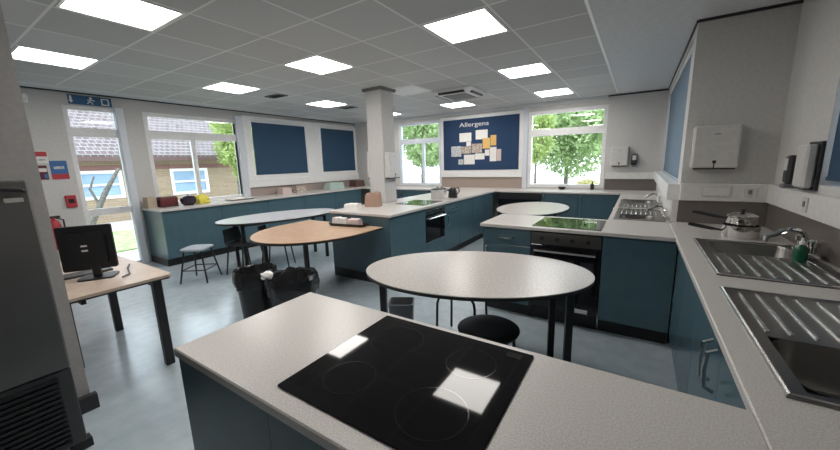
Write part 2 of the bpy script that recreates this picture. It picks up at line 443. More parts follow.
vent(-4.92, 3.54, 'small dark ceiling vent beside the light nearest the roof-view window')
vent(-4.88, 5.1, 'small dark ceiling vent beside the light left of the pillar')
t = thing('air_conditioner', 'pale square ceiling air conditioner with dark slots in front of the display board', 'air conditioner', (-2.51, 5.17, H))
MB().loft([[(x, y, 0) for x, y in rrect(-.34, -.33, .34, .33, .03)], [(x, y, -.03) for x, y in rrect(-.34, -.33, .34, .33, .03)],
           [(x, y, -.075) for x, y in rrect(-.27, -.26, .27, .26, .03)]]).build('casing', M['light_off'], t)
MB().box(-.2, -.2, -.085, .2, .2, -.074).build('intake_grille', M['greyplastic'], t, .004)
for k in range(4):
    m = MB().box(-.22, .262, -.074, .22, .31, -.045); m.xf(Matrix.Rotation(k * PI / 2, 4, 'Z')); m.build('air_slot', M['dark'], t)

# ------------------------------------------------------------------ cabinets and worktops
CAB = 'teal base cabinets'
def handle_mb(x, z, vert=True, L=.16):
    if vert: P = [(x, -.018, z - L / 2), (x, -.045, z - L / 2 + .015), (x, -.05, z), (x, -.045, z + L / 2 - .015), (x, -.018, z + L / 2)]
    else: P = [(x - L / 2, -.018, z), (x - L / 2 + .015, -.045, z), (x, -.05, z), (x + L / 2 - .015, -.045, z), (x + L / 2, -.018, z)]
    return MB().tube(P, .008, 6)
def cabinet(label, x, y, rz, wd, dp, style='door', hand='l', ends='', handles=True):
    t = thing('base_cabinet', label, 'cabinet', (x, y, 0), rz, CAB)
    m = MB(); m.box(.001, .02, .12, .018, dp, .867); m.box(wd - .018, .02, .12, wd - .001, dp, .867)
    m.box(.018, dp - .015, .12, wd - .018, dp, .867); m.box(.018, .02, .12, wd - .018, dp - .015, .138)
    m.build('carcass', M['teal_side'], t)
    MB().box(.002, .07, 0, wd - .002, .09, .12).build('plinth', M['plinth'], t)
    if 'l' in ends: MB().box(.002, .09, 0, .022, dp, .12).build('plinth_return', M['plinth'], t)
    if 'r' in ends: MB().box(wd - .022, .09, 0, wd - .002, dp, .12).build('plinth_return', M['plinth'], t)
    def door(x0, z0, x1, z1, kind, hx, hz, vert):
        dd = MB().box(x0 + .002, 0, z0, x1 - .002, .019, z1).build(kind, M['teal'], t, .002)
        if handles: handle_mb(hx, hz, vert).build('handle', M['bright_steel'], dd)
    if style == 'door':
        door(0, .13, wd, .863, 'door', .05 if hand == 'l' else wd - .05, .76, True)
    elif style == 'doors2':
        door(0, .13, wd / 2, .863, 'door', wd / 2 - .04, .76, True); door(wd / 2, .13, wd, .863, 'door', wd / 2 + .04, .76, True)
    elif style == 'drawer':
        door(0, .13, wd, .70, 'door', .05 if hand == 'l' else wd - .05, .61, True); door(0, .706, wd, .863, 'drawer', wd / 2, .78, False)
    elif style == 'drawers':
        for k in range(4): door(0, .13 + k * .182, wd, .13 + k * .182 + .177, 'drawer', wd / 2, .24 + k * .182, False)
    return t
def worktop(label, x0, y0, x1, y1, holes=()):
    o = MB().plate(x0, y0, x1, y1, .868, .90, holes).build('worktop', M['worktop'], None, .004)
    return tag(o, label, 'worktop')

# nearest peninsula (doors face the oval table, plain back towards the viewer)
worktop('pale speckled worktop of the nearest peninsula with big black hob', -1.295, .43, .272, 1.012)
cabinet('teal cabinet at the free end of the nearest peninsula', -.78, .99, PI, .507, .552, 'door', ends='r')
cabinet('teal cabinet of the nearest peninsula below its black hob', -.2, .99, PI, .58, .552, 'drawers')
cabinet('teal cabinet in the inner corner of the nearest peninsula', .272, .99, PI, .47, .552, 'door')
# right-hand run
SK1 = (.40, 2.20, .86, 3.05); SK2 = (.375, 1.13, .86, 1.94)
worktop('long pale speckled worktop along the right wall holding two steel sinks', .272, -.6, XR2 - .012, YJ - .012, [SK1, SK2])
cabinet('teal cupboard under the sink draining board nearest the viewer, with bow handles', 0.295, 2.03, -PI / 2, 1.12, .60, 'doors2')
cabinet('teal cupboard under the farther of the two right-hand sinks', .295, 3.07, -PI / 2, 1.04, .60, 'doors2', handles=False)
cabinet('teal cupboard under the right-hand worktop beside the nearest peninsula', .295, .425, -PI / 2, .95, .60, 'doors2')
# second peninsula with oven
worktop('pale speckled worktop of the middle peninsula above the steel-handled oven', -1.27, 3.06, .272, 3.72)
cabinet('teal drawer unit at the free end of the middle peninsula left of oven', -1.25, 3.09, 0, .465, .60, 'drawer', ends='l')
cabinet('large plain teal corner cabinet right of the oven under middle peninsula', -.205, 3.09, 0, .497, .60, 'door', handles=False)
def oven(label, x, y, rz, wd, z0, z1, steel):
    t = thing('built_in_oven', label, 'oven', (x, y, 0), rz)
    MB().box(.003, .03, z0, wd - .003, .55, .858).build('oven_body', M['vent'], t)
    pn = MB().box(.003, .0, z1, wd - .003, .03, .855).build('control_panel', M['bright_steel' if steel else 'ovenpanel'], t, .003)
    for k in range(4):
        c = .10 + k * (wd - .2) / 3
        MB().tube([(c, 0, (z1 + .855) / 2), (c, -.02, (z1 + .855) / 2)], .017, 14).build('knob', M['dark'], pn)
    dr = MB().box(.003, .0, z0, wd - .003, .03, z1 - .005).build('oven_door', M['blackglass'], t, .003)
    h = z1 - .055
    MB().tube([(.04, 0, h), (.04, -.035, h), (wd - .04, -.035, h), (wd - .04, 0, h)], .010, 8).build('handle', M['bright_steel'], dr)
    return t
ov = oven('black built-in oven with steel handle facing the nearest oval table', -.784, 3.085, 0, .577, .15, .745, False)
MB().box(.40, -.004, .155, .50, 0, .19).build('rating_label', M['paper'], ov)
MB().box(.01, .07, 0, .57, .09, .15).build('plinth', M['plinth'], ov)

# right alcove run
SK3 = (-.16, 3.80, .23, 4.55); SK4 = (-.16, 4.75, .23, 5.55)
worktop('pale speckled worktop in the right alcove with two small steel sinks', -.215, 3.72, XR1 - .045, 6.58, [SK3, SK4])
cabinet('teal cupboard in the right alcove next to the middle peninsula', -.195, 4.65, -PI / 2, .93, .46, 'doors2')
cabinet('second teal cupboard in the right alcove, under its farther sink', -.195, 5.65, -PI / 2, 1.0, .46, 'doors2')
cabinet('teal cupboard in the right alcove next to the far window run', -.195, 6.58, -PI / 2, .92, .46, 'doors2')
# far wall run
worktop('pale worktop along the far wall below board and tree window', -6.0, 6.58, XR1 - .012, YF - .012)
ax = [-2.42 + .02, -1.48, -.84]
t = thing('dishwasher', 'black front appliance under the far worktop beside the island corner', 'dishwasher', (-2.36, 6.61, 0))
MB().box(.0, .03, .10, .84, .6, .858).build('appliance_body', M['vent'], t)
MB().box(.004, 0, .10, .836, .03, .73).build('appliance_door', M['blackglass'], t, .004)
MB().box(.004, 0, .735, .836, .03, .855).build('control_panel', M['dark'], t, .004)
MB().box(.01, .07, 0, .83, .09, .10).build('plinth', M['plinth'], t)
cabinet('teal cabinet on the far wall right of the black appliance', -1.51, 6.61, 0, .64, .60, 'door')
cabinet('teal cabinet on the far wall below the tree window right half', -.87, 6.61, 0, .66, .60, 'door')
cabinet('teal cabinet on the far wall left of the island, nearest it', -4.4, 6.61, 0, .8, .60, 'doors2')
cabinet('teal cabinet on the far wall left of the island, nearest the corner', -5.2, 6.61, 0, .8, .60, 'doors2')
# middle island
worktop('pale speckled worktop of the long middle island around the grey pillar', -3.45, 3.11, -2.42, 6.58)
FX = -2.445
cabinet('teal end cabinet of the middle island beside the beech table', FX, 3.13, PI / 2, .81, 1.0, 'door', ends='l', handles=False)
bo = oven('small built-in oven with pale control panel in the middle island', FX + .004, 3.942, PI / 2, .555, .38, .775, True)
dr = MB().box(.003, .002, .13, .552, .022, .375).build('lower_panel', M['teal'], bo, .002)
MB().box(.003, .07, 0, .552, .09, .13).build('plinth', M['plinth'], bo)
for k, lb in enumerate(('teal drawer cabinet of the middle island just beyond the oven', 'second teal cabinet of the middle island beyond the oven',
                        'third teal cabinet of the middle island beyond the oven', 'teal cabinet of the middle island next to the far run')):
    cabinet(lb, FX, 4.50 + k * .515, PI / 2, .515, .95, 'drawer' if k == 0 else 'door', handles=(k == 0))
# left wall run
worktop('pale worktop along the left wall under the roof-view window', XL + .012, 2.13, -6.0, YF - .012)
names = ['first teal cabinet of the left wall run, beside the glazed door', 'second teal cabinet of the left wall run from the glazed door',
         'third teal cabinet of the left wall run from the glazed door', 'fourth teal cabinet of the left wall run from the glazed door',
         'fifth teal cabinet of the left wall run, near the far corner']
for k, lb in enumerate(names):
    c = cabinet(lb, -6.03, 2.15 + k * .882, PI / 2, .882, .69, 'door', ends='l' if k == 0 else '', handles=False)

# ------------------------------------------------------------------ sinks and taps
def sink(label, x, y, rz, L, W, mm='steel'):
    """local x along the length, bowl at the far end of x"""
    t = thing('steel_sink', label, 'sink', (x, y, .90), rz, 'stainless steel sinks')
    b0, b1, c0, c1 = L * .57, L - .045, .05, W - .075
    MB().plate(0, 0, L, W, 0, .005, [(b0, c0, b1, c1)]).build('sink_top', M[mm], t, .0015)
    MB().tube([(.01, .01, .006), (L - .01, .01, .006), (L - .01, W - .01, .006), (.01, W - .01, .006)], .006, 6, True).build('rim', M['bright_steel'], t)
    lo = []
    for ins, z in ((0, .004), (.004, -.01), (.012, -.10), (.03, -.135), (.08, -.14)):
        lo.append([(px, py, z) for px, py in rrect(b0 - .004 + ins, c0 - .004 + ins, b1 + .004 - ins, c1 + .004 - ins, .07)])
    MB().loft(lo, cap0=False).build('bowl', M[mm], t)
    MB().lathe([(0, -.137), (.03, -.137), (.036, -.139)], 20, ((b0 + b1) / 2, (c0 + c1) / 2)).build('drain', M['chrome'], t)
    n = 8
    for k in range(n):
        v = .06 + (W - .12) * k / (n - 1)
        MB().tube([(.05, v, .004), (.06, v, .0075), (b0 - .05, v, .0075), (b0 - .04, v, .004)], .005, 6).build('drainer_ridge', M['bright_steel'], t)
    return t
sink('farther steel sink on the right worktop, beside the saucepans', .885, 2.17, PI / 2, .90, .515)
sink('nearest steel sink on the right worktop, bowl cut by picture edge', .35, 1.965, -PI / 2, .855, .53)
sink('small steel sink in the right alcove nearest the middle peninsula', -.175, 4.57, -PI / 2, .79, .42)
sink('small steel sink in the right alcove, farther from the middle peninsula', .245, 4.73, PI / 2, .84, .42)
def tap(label, x, y, rz, s=1.):
    t = thing('mixer_tap', label, 'tap', (x, y, .905), rz, 'kitchen taps')
    m = MB().box(-.10 * s, -.025 * s, 0, .10 * s, .025 * s, .03 * s); m.lathe([(0, .0), (.024 * s, 0), (.024 * s, .05 * s), (.018 * s, .065 * s), (0, .065 * s)], 16)
    m.build('tap_base', M['chrome'], t, .004 * s)
    P = [(0, 0, .05 * s)] + [(0, -.0 * s - .02 * s * k, .10 * s + .03 * s * math.sin(k / 6 * PI)) for k in range(1, 7)] + [(0, -.15 * s, .085 * s), (0, -.155 * s, .06 * s)]
    MB().tube(P, .012 * s, 10).build('spout', M['chrome'], t)
    for sx in (-1, 1):
        m = MB().lathe([(0, .025 * s), (.014 * s, .025 * s), (.014 * s, .06 * s), (.022 * s, .065 * s), (.024 * s, .09 * s), (.015 * s, .10 * s), (0, .10 * s)], 14, (sx * .075 * s, 0))
        m.build('tap_knob', M['chrome'], t)
tap('chrome mixer tap with two round knobs by the green bottle', .855, 2.80, -PI / 2, 1.15)
tap('chrome mixer tap of the alcove sink nearest the middle peninsula', .25, 4.0, -PI / 2, .9)
tap('chrome mixer tap of the farther alcove sink', .25, 5.3, -PI / 2, .9)

# ------------------------------------------------------------------ hobs
def hob(label, x, y, rz, wd, dp, rings=True):
    t = thing('ceramic_hob', label, 'hob', (x, y, .90), rz)
    MB().prism(rrect(0, 0, wd, dp, .006, 3), 0, .006).build('glass_top', M['hob'], t, .0015)
    for cx, cy, rr in ((.15, .13, .075), (.15, .36, .09), (.42, .13, .09), (.42, .36, .075)):
        cx *= wd / .57; cy *= dp / .495
        m = MB()
        for k in (rr, rr * .985):
            pass
        m.lathe([(rr - .0022, .0061), (rr - .0022, .0065), (rr, .0065), (rr, .0061)], 48, (cx, cy))
        m.build('cooking_zone', M['ring'], t)
    MB().box(wd - .075, dp - .045, .006, wd - .03, dp - .02, .0064).build('control_marks', M['ring'], t)
    return t
hob('large black ceramic hob on the nearest peninsula reflecting the ceiling lights', -.80, .485, 0, .572, .497)
hob('black ceramic hob on the middle peninsula above the oven', -.785, 3.11, 0, .565, .52)
hob('black ceramic hob on the middle island above its small oven', -2.52, 4.02, PI / 2, .56, .50)

# ------------------------------------------------------------------ tables
def table(label, pts, z, th, topm, x, y, rz, legs, grp=None, name='table', lr=.022):
    t = thing(name, label, 'table', (x, y, 0), rz, grp)
    MB().prism(pts, z - .006, z).build('tabletop', M[topm], t)
    MB().prism([(a * .998, b * .998) for a, b in pts], z - th, z - .006).build('table_edge', M['edge'], t)
    for lx, ly in legs:
        m = MB().box(lx - lr, ly - lr, 0, lx + lr, ly + lr, z - th - .03); m.build('leg', M['leg'], t, .003)
    xs = [l[0] for l in legs]; ys = [l[1] for l in legs]
    m = MB()
    for i in range(len(legs)):
        a, b = legs[i], legs[(i + 1) % len(legs)]
        dx, dy = b[0] - a[0], b[1] - a[1]; L = math.hypot(dx, dy); nx, ny = -dy / L * .012, dx / L * .012
        m.prism([(a[0] + nx, a[1] + ny), (b[0] + nx, b[1] + ny), (b[0] - nx, b[1] - ny), (a[0] - nx, a[1] - ny)], z - th - .04, z - th)
    m.build('under_frame', M['leg'], t)
    return t
table('nearest pale oval table on black legs beside the nearest peninsula', ell(.775, .497), .75, .025, 'tabletop', -.923, 2.111, math.radians(21),
      [(.615, -.12), (.565, .18), (-.695, .06), (-.645, -.08)])
def upts(a, b, c, n=40):
    return [(a * math.cos(PI + PI * k / n), b * math.sin(PI + PI * k / n)) for k in range(n + 1)] + [(a, c), (-a, c)]
table('rounded beech table butting against the end of the middle island', upts(.66, .80, .38), .75, .03, 'wood', -3.19, 2.725, 0,
      [(-.41, -.49), (.09, -.31)])
table('pale blue-grey oval table between left wall run and beech table', ell(.90, .50), .75, .03, 'greytop', -4.66, 3.22, math.radians(75),
      [(-.62, -.22), (-.62, .22), (.62, .22), (.62, -.22)])
table('pale oval table in the far bay behind the middle peninsula', ell(.79, .52), .75, .025, 'tabletop', -1.363, 5.42, math.radians(90),
      [(-.45, -.26), (-.45, .26), (.45, .26), (.45, -.26)])
# computer desk
t = thing('desk', 'pale wood computer desk with black legs near the glazed door', 'desk', (-4.26, .50, 0))
dp = [(0, 0), (1.33, -.02), (1.32, .53), (1.28, .555), (0, .555)]
MB().prism(dp, .70, .72).build('desktop', M['desk'], t)
MB().prism([(a * .999 , b * .999) for a, b in dp], .688, .6995).build('desk_edge', M['edge'], t)
for lx, ly in ((1.265, .46), (.18, .46), (.72, .06), (.10, .06)):
    MB().box(lx - .028, ly - .028, 0, lx + .028, ly + .028, .688).build('leg', M['leg'], t, .004)
MB().box(.1, .44, .64, 1.26, .465, .688).box(.1, .05, .64, 1.25, .075, .688).build('under_frame', M['leg'], t)

# monitor: seen from behind
a = math.radians(30); t = thing('monitor', 'black computer monitor on the desk seen from behind', 'monitor', (-3.35, .74, .72), PI / 2 - a)
# local x runs along the screen, local -y towards the camera side (back of the screen)
lo = [[(x, y, z) for x, z in rrect(-.19, .065, .115, .395, .012)] for y in (.0, .03)]
MB().loft(lo).build('screen', M['screen'], t)
MB().loft([[(x, y, z) for x, z in rrect(-.15, .10, .075, .345, .03)] for y in (.0, -.03)][:2]).build('rear_housing', M['screen'], t)
for z in (.21, .245): MB().box(-.06, -.033, z, -.025, -.0301, z + .012).build('rear_emblem', M['paper'], t)
MB().box(-.03, -.02, .01, .02, .0, .16).build('stand', M['screen'], t, .004)
MB().prism(rrect(-.11, -.08, .10, .09, .03), 0, .012).build('foot', M['screen'], t)
o = MB().box(-3.62, .56, .72, -3.49, .86, .738).build('keyboard', M['screen'], None, .004); tag(o, 'black keyboard on the desk beyond the monitor', 'keyboard')
m = MB().tube([(-3.16, .82, .728), (-3.22, .88, .726), (-3.30, .90, .726), (-3.42, .93, .726), (-3.55, .98, .726)], .006, 6)
tag(m.build('cable', M['dark']), 'black cable lying on the desk beside the monitor foot', 'cable')

# ------------------------------------------------------------------ stools, chairs, bins
def stool(label, x, y, rz, seatm, h=.46, sq=.17):
    t = thing('stool', label, 'stool', (x, y, 0), rz, 'classroom stools')
    MB().loft([[(px * k, py * k, z) for px, py in rrect(-sq, -sq, sq, sq, .07)] for k, z in ((.9, h - .03), (1, h - .022), (1, h - .008), (.95, h), (.5, h - .006))]).build('seat', M[seatm], t)
    for sx, sy in ((1, 1), (1, -1), (-1, 1), (-1, -1)):
        MB().tube([(sx * .11, sy * .11, h - .03), (sx * .175, sy * .175, .0)], .011, 8).build('leg', M['leg'], t)
    q = .15; MB().tube([(q, q, .17), (-q, q, .17), (-q, -q, .17), (q, -q, .17)], .008, 6, True).build('foot_rail', M['leg'], t)
    return t
stool('grey-topped stool standing alone in front of the left wall run', -4.96, 2.11, math.radians(35), 'seat_grey', .46, .16)
def chair(label, x, y, rz):
    t = thing('chair', label, 'chair', (x, y, 0), rz, 'black classroom chairs')
    MB().loft([[(px * k, py * k, z) for px, py in rrect(-.19, -.19, .19, .19, .07)] for k, z in ((.92, .42), (1, .43), (1, .445), (.93, .452))]).build('seat', M['seat_black'], t)
    lo = []
    for k in range(7):
        z = .46 + k * .03; wv = .17 + .012 * math.sin(k / 6 * PI)
        lo.append([(wv * math.cos(q) , .19 + .03 * k / 6 + .012 * math.sin(q) - .03 * math.cos(q) ** 2, z) for q in [2 * PI * j / 20 for j in range(20)]])
    MB().loft(lo).build('backrest', M['seat_black'], t)
    for sx in (-1, 1):
        MB().tube([(sx * .15, -.14, .425), (sx * .18, -.19, 0)], .011, 8).build('leg', M['leg'], t)
        MB().tube([(sx * .15, .14, .425), (sx * .18, .20, 0)], .011, 8).build('leg', M['leg'], t)
        MB().tube([(sx * .14, .12, .425), (sx * .15, .185, .44), (sx * .15, .195, .52)], .010, 8).build('back_support', M['leg'], t)
    return t
chair('black chair tucked under the tip of the blue-grey oval table', -4.74, 2.64, math.radians(115))
chair('black chair under the blue-grey oval table, farther from its tip', -4.47, 2.98, math.radians(130))
# foreground stools under the near table
def wide_stool(label, x, y, rz):
    t = thing('stool', label, 'stool', (x, y, 0), rz, 'classroom stools')
    MB().lathe([(0, .43), (.16, .43), (.19, .44), (.195, .452), (.18, .46), (.09, .452), (0, .45)], 32).build('seat', M['seat_black'], t)
    for q in range(4):
        an = PI / 4 + q * PI / 2; c, s_ = math.cos(an), math.sin(an)
        MB().tube([(.13 * c, .13 * s_, .43), (.21 * c, .21 * s_, .40), (.225 * c, .225 * s_, .36), (.235 * c, .235 * s_, 0)], .011, 8).build('leg', M['leg'], t)
    return t
wide_stool('black round stool under the nearest oval table, seat towards the hob', -.73, 1.90, .3)
wide_stool('second black stool under the far side of the nearest oval table', -1.17, 2.44, .1)
o = MB().loft([[(x * k, y * k, z) for x, y in rrect(-.11, -.09, .11, .09, .03)] for k, z in ((.82, 0), (1, .29), (1.04, .30), (.94, .30), (.78, .02))]).build('waste_basket', M['greyplastic'])
o.location = (-1.68, 2.27, 0); o.rotation_euler = (0, 0, .5); tag(o, 'small grey waste basket beyond the nearest oval table leg', 'waste basket')

def bin_(label, x, y, R, h):
    t = thing('waste_bin', label, 'bin', (x, y, 0), 0, 'black waste bins')
    MB().lathe([(0, 0), (R * .76, 0), (R * .78, .01), (R, h), (R * 1.04, h), (R * 1.04, h + .012), (R * .97, h + .012), (R * .75, .02), (0, .02)], 36).build('bin_body', M['bin'], t)
    prof = [(R * 1.05, h - .13), (R * 1.10, h - .07), (R * 1.09, h), (R * 1.03, h + .03), (R * .95, h + .01), (R * .85, h - .10), (R * .5, h - .16), (0, h - .17)]
    MB().lathe(prof, 40, wob=.05).build('bin_liner', M['bag'], t)
bin_('left black waste bin with bag liner below the beech table', -2.97, 1.72, .175, .54)
bin_('right black waste bin with bag liner below the beech table', -2.53, 1.80, .205, .53)
m = MB(); bmesh.ops.create_icosphere(m.bm, subdivisions=2, radius=.055)
for v in m.bm.verts: v.co *= random.uniform(.75, 1.15)
o = m.build('crumpled_paper', M['paper'], smooth=20); o.location = (-2.68, 1.655, .56); o.scale = (1.1, 1, .7)
tag(o, 'crumpled white paper caught between the two black bins', 'paper')

# ------------------------------------------------------------------ fridge at the left edge
t = thing('refrigerator', 'dark steel refrigerator with louvred base at the left picture edge', 'refrigerator', (-2.42, .355, 0))
MB().box(-.44, -.70, .05, -.03, -.004, 1.46).build('cabinet_body', M['vent'], t, .006)
dr = MB().box(-.03, -.70, .50, 0, 0, 1.47).build('door', M['fridge'], t, .008)
MB().tube([(0, -.02, 1.42), (.02, -.025, 1.425), (.025, -.10, 1.435), (.02, -.2, 1.43), (0, -.21, 1.425)], .010, 8).build('handle', M['dark'], dr)
MB().box(.0, -.085, 1.37, .003, -.025, 1.39).build('badge', M['bright_steel'], dr)
g = MB().box(-.035, -.70, .06, -.012, 0, .495).build('vent_panel', M['vent'], t, .004)
for k in range(14):
    z = .09 + k * .028
    MB().box(-.013, -.66, z, .002, -.055, z + .013).build('louvre', M['plinth'], g)
for x in (-.06, -.38): MB().box(x - .03, -.06, 0, x + .03, .022, .05).build('foot', M['plinth'], t)

# ------------------------------------------------------------------ blinds and board
def blind(label, axis, pos, sgn, rect, m, fold=None):
    mp = on_x(pos, sgn) if axis == 'x' else on_y(pos, sgn)
    t = thing('roller_blind', label, 'blind', (0, 0, 0), 0, 'roller blinds')
    u0, v0, u1, v1 = rect
    MB().plate(u0, v0 + .02, u1, v1, 0, .003, [], mp).build('fabric', M[m], t)
    MB().plate(u0, v0, u1, v0 + .02, -.006, .009, [], mp).build('bottom_bar', M[m], t)
    a, b = mp(u0 - .01, v1 + .015, 0), mp(u1 + .01, v1 + .015, 0)
    MB().tube([a, b], .02, 12).build('roller', M['white'], t)
    return t
blind('navy roller blind on the left wall nearest the roof-view window', 'x', XL + .02, 1, (4.19, 1.335, 5.51, 2.41), 'blind')
blind('navy roller blind on the left wall nearest the pillar', 'x', XL + .02, 1, (6.0, 1.335, 7.16, 2.41), 'blind')
blind('long pale blue blind in the right alcove seen at a steep angle', 'x', XR1 + .03, 1, (4.13, 1.26, 7.08, 2.49), 'blind_lt')
blind('blue blind at the right picture edge beside the wall dispenser', 'x', XR2 + .02, 1, (1.57, 1.33, 3.01, 2.47), 'blind')
bd = thing('display_board', 'navy display board with pictures and white title on the far wall', 'display board', (-3.03, YF - .03, 1.3))
MB().box(-.89, -.012, 0, .89, 0, 1.13).build('board_panel', M['board'], bd)
fc = bpy.data.curves.new('title_lettering', 'FONT'); fc.body = 'Allergens'; fc.size = .15; fc.extrude = .002; fc.align_x = 'CENTER'
fo = bpy.data.objects.new('title_lettering', fc); COL.objects.link(fo); fo.parent = bd; fo.location = (-.12, -.015, .96); fo.rotation_euler = (PI / 2, 0, 0)
tm = bpy.data.meshes.new_from_object(fo); bpy.data.objects.remove(fo); tm.materials.clear(); tm.materials.append(M['paper'])
to = bpy.data.objects.new('title_lettering', tm); COL.objects.link(to); to.parent = bd; to.location = (-.12, -.015, .96); to.rotation_euler = (PI / 2, 0, 0); to.scale = (1.25, .9, 1)
def bxz(px, py): return (-.89 + (px - 28) / 472 * 1.78, 1.12 - (py - 65) / 318 * 1.1)
pics = [(138, 150, 216, 206, 'paper'), (244, 138, 318, 196, 'paper'), (288, 190, 334, 255, 'orange'), (336, 175, 370, 238, 'orange'),
        (82, 232, 150, 300, 'greyprint'), (152, 236, 214, 282, 'brownprint'), (218, 222, 284, 280, 'brownprint'), (168, 290, 238, 352, 'paper'),
        (240, 284, 300, 322, 'paper'), (332, 248, 372, 336, 'paper'), (374, 262, 400, 334, 'pinkcloth'), (184, 208, 214, 234, 'paper'), (130, 318, 164, 352, 'greyprint'), (302, 262, 330, 300, 'paper')]
PL = {'paper': 'white print pinned in the cluster on the navy display board', 'orange': 'orange picture pinned on the navy display board',
      'greyprint': 'greyish print pinned at the cluster edge on the navy display board', 'brownprint': 'brown picture pinned mid-cluster on the navy display board',
      'pinkcloth': 'narrow pinkish print at the right of the board cluster'}
for k, (x0, y0, x1, y1, mm) in enumerate(pics):
    a0, b0 = bxz(x0, y1); a1, b1 = bxz(x1, y0)
    o = MB().box(a0, 0, b0, a1, .003, b1).build('pinned_picture', M[mm]); o.location = (-3.03, YF - .0455 - .0012 * (k % 3), 1.3)
    tag(o, PL[mm], 'picture', 'pictures pinned on the display board')

# ------------------------------------------------------------------ wall fittings
def towel_box(label, x, y, z, rz, wd, dp, h, name='towel_dispenser'):
    t = thing(name, label, 'dispenser', (x, y, z), rz, 'white paper towel dispensers')
    MB().box(-wd / 2, -dp, .012, wd / 2, 0, h).build('cover', M['dispenser'], t, .012)
    MB().box(-wd / 2 + .02, -dp + .012, 0, wd / 2 - .01, 0, .014).build('outlet_tray', M['dark'], t)
    MB().box(-.012, -dp - .002, .05, .012, -dp, .075).box(-.004, -dp - .002, .012, .004, -dp, .05).build('lock_mark', M['dark'], t)
    MB().box(-.02, -dp - .002, h - .075, .02, -dp, h - .068).build('logo_mark', M['greyplastic'], t)
towel_box('white paper towel dispenser on the step wall above saucepans', .528, YJ, 1.375, 0, .30, .11, .36)
towel_box('white paper towel dispenser on the far wall right of tree window', -.305, YF, 1.33, 0, .27, .10, .35)
towel_box('white boxy dispenser on the pillar flank beside the far window', -3.24, 4.22, 1.27, PI / 2, .28, .10, .40)
towel_box('thin white dispenser on the pillar flank beside the navy blind', -3.54, 4.22, 1.27, -PI / 2, .28, .05, .42)
t = thing('towel_dispenser', 'grey-fronted dispenser on the right wall beside the blue blind', 'dispenser', (XR2, 3.13, 1.275), -PI / 2)
MB().box(-.085, -.07, 0, .08, -.018, .27).build('cover', M['dispenser'], t, .012)
MB().box(-.09, -.018, -.012, .098, 0, .285).box(-.07, -.06, -.008, .07, -.018, .0).build('back_plate', M['dark'], t, .003)
def soap(label, x, y, z, rz):
    t = thing('soap_dispenser', label, 'soap dispenser', (x, y, z), rz, 'soap dispensers')
    MB().box(-.045, -.09, .03, .045, 0, .22).build('dispenser_body', M['dark'], t, .015)
    MB().box(-.035, -.10, 0, .035, -.03, .03).build('push_lever', M['greyplastic'], t, .006)
    MB().box(-.03, -.093, .12, .03, -.089, .20).build('window_strip', M['dispenser'], t)
soap('dark soap dispenser on the far wall beside the towel dispenser', -.075, YF, 1.32, 0)
soap('dark soap dispenser on the right wall above the corner trunking', XR2, 3.285, 1.26, -PI / 2)
def socket(label, x, y, z, rz, wd, h, sw=True):
    t = thing('wall_socket', label, 'socket', (x, y, z), rz, 'white wall sockets')
    MB().box(-wd / 2, -.008, -h / 2, wd / 2, 0, h / 2).build('face_plate', M['dispenser'], t, .002)
    if sw: MB().box(-.012, -.013, -.012, .012, -.008, .022).build('switch', M['greyplastic'], t)
    else: MB().box(-wd / 2 + .012, -.0095, -h / 2 + .012, wd / 2 - .012, -.008, h / 2 - .012).build('blank_plate', M['trunk'], t)
socket('wide blank white plate on the step wall trunking', .575, YJ - .035, 1.185, 0, .19, .09, False)
socket('single switch on the step wall trunking near the corner', .79, YJ - .035, 1.18, 0, .08, .08)
socket('single switch on the right wall trunking above the green bottle', XR2 - .035, 3.05, 1.175, -PI / 2, .07, .09)
# left wall: sign over the door, notices, call point, extinguisher, sensor
t = thing('fire_exit_sign', 'blue and white exit sign above the glazed door', 'sign', (XL, 1.79, 2.44), PI / 2)
MB().box(-.25, -.012, 0, .22, 0, .125).build('sign_plate', M['signblue'], t)
m = MB(); m.box(-.235, -.014, .045, -.21, -.012, .11)
m.prism([(-.25, 0), (-.195, 0), (-.2225, -.0001)], 0, 0.001) if False else None
m.bm.faces.new([m.bm.verts.new(p) for p in ((-.25, -.0135, .05), (-.1975, -.0135, .05), (-.2225, -.0135, .015))])
m.build('arrow_mark', M['paper'], t)
m = MB(); m.lathe([(0, -.001), (.016, -.001), (.016, .001), (0, .001)], 14); m.xf(Matrix.Translation((-.01, -.0135, .10)) @ Matrix.Rotation(PI / 2, 4, 'X'))
for P in ([(-.01, -.0135, .085), (-.03, -.0135, .05)], [(-.03, -.0135, .05), (-.055, -.0135, .02)], [(-.03, -.0135, .05), (.0, -.0135, .035), (.0, -.0135, .012)],
          [(-.015, -.0135, .075), (.03, -.0135, .065)], [(-.015, -.0135, .078), (-.05, -.0135, .07)]): m.tube(P, .006, 6)
m.build('running_figure', M['paper'], t)
MB().plate(.10, .015, .19, .11, .012, .014, [(.115, .03, .175, .095)], lambda a_, b_, w_: (a_, -w_, b_)).build('doorway_mark', M['paper'], t)
def sign(label, y, z, wd, h, parts):
    t = thing('safety_notice', label, 'notice', (XL, y, z), PI / 2, 'safety notices beside the door')
    MB().box(-wd / 2, -.005, 0, wd / 2, .003, h).build('notice_plate', M[parts[0]], t)
    for (x0, z0, x1, z1, mm) in parts[1:]: MB().box(x0 * wd, -.007, z0 * h, x1 * wd, -.005, z1 * h).build('print_block', M[mm], t)
sign('red and white notice, topmost left of the glazed door', 1.16, 1.63, .13, .16, ['paper', (-.46, .55, .46, .95, 'red'), (-.3, .2, .3, .35, 'greyprint')])
sign('dark red notice just below the topmost notice by the door', 1.13, 1.41, .13, .19, ['darkred', (-.2, .55, .45, .8, 'paper'), (.2, .1, .45, .4, 'blue')])
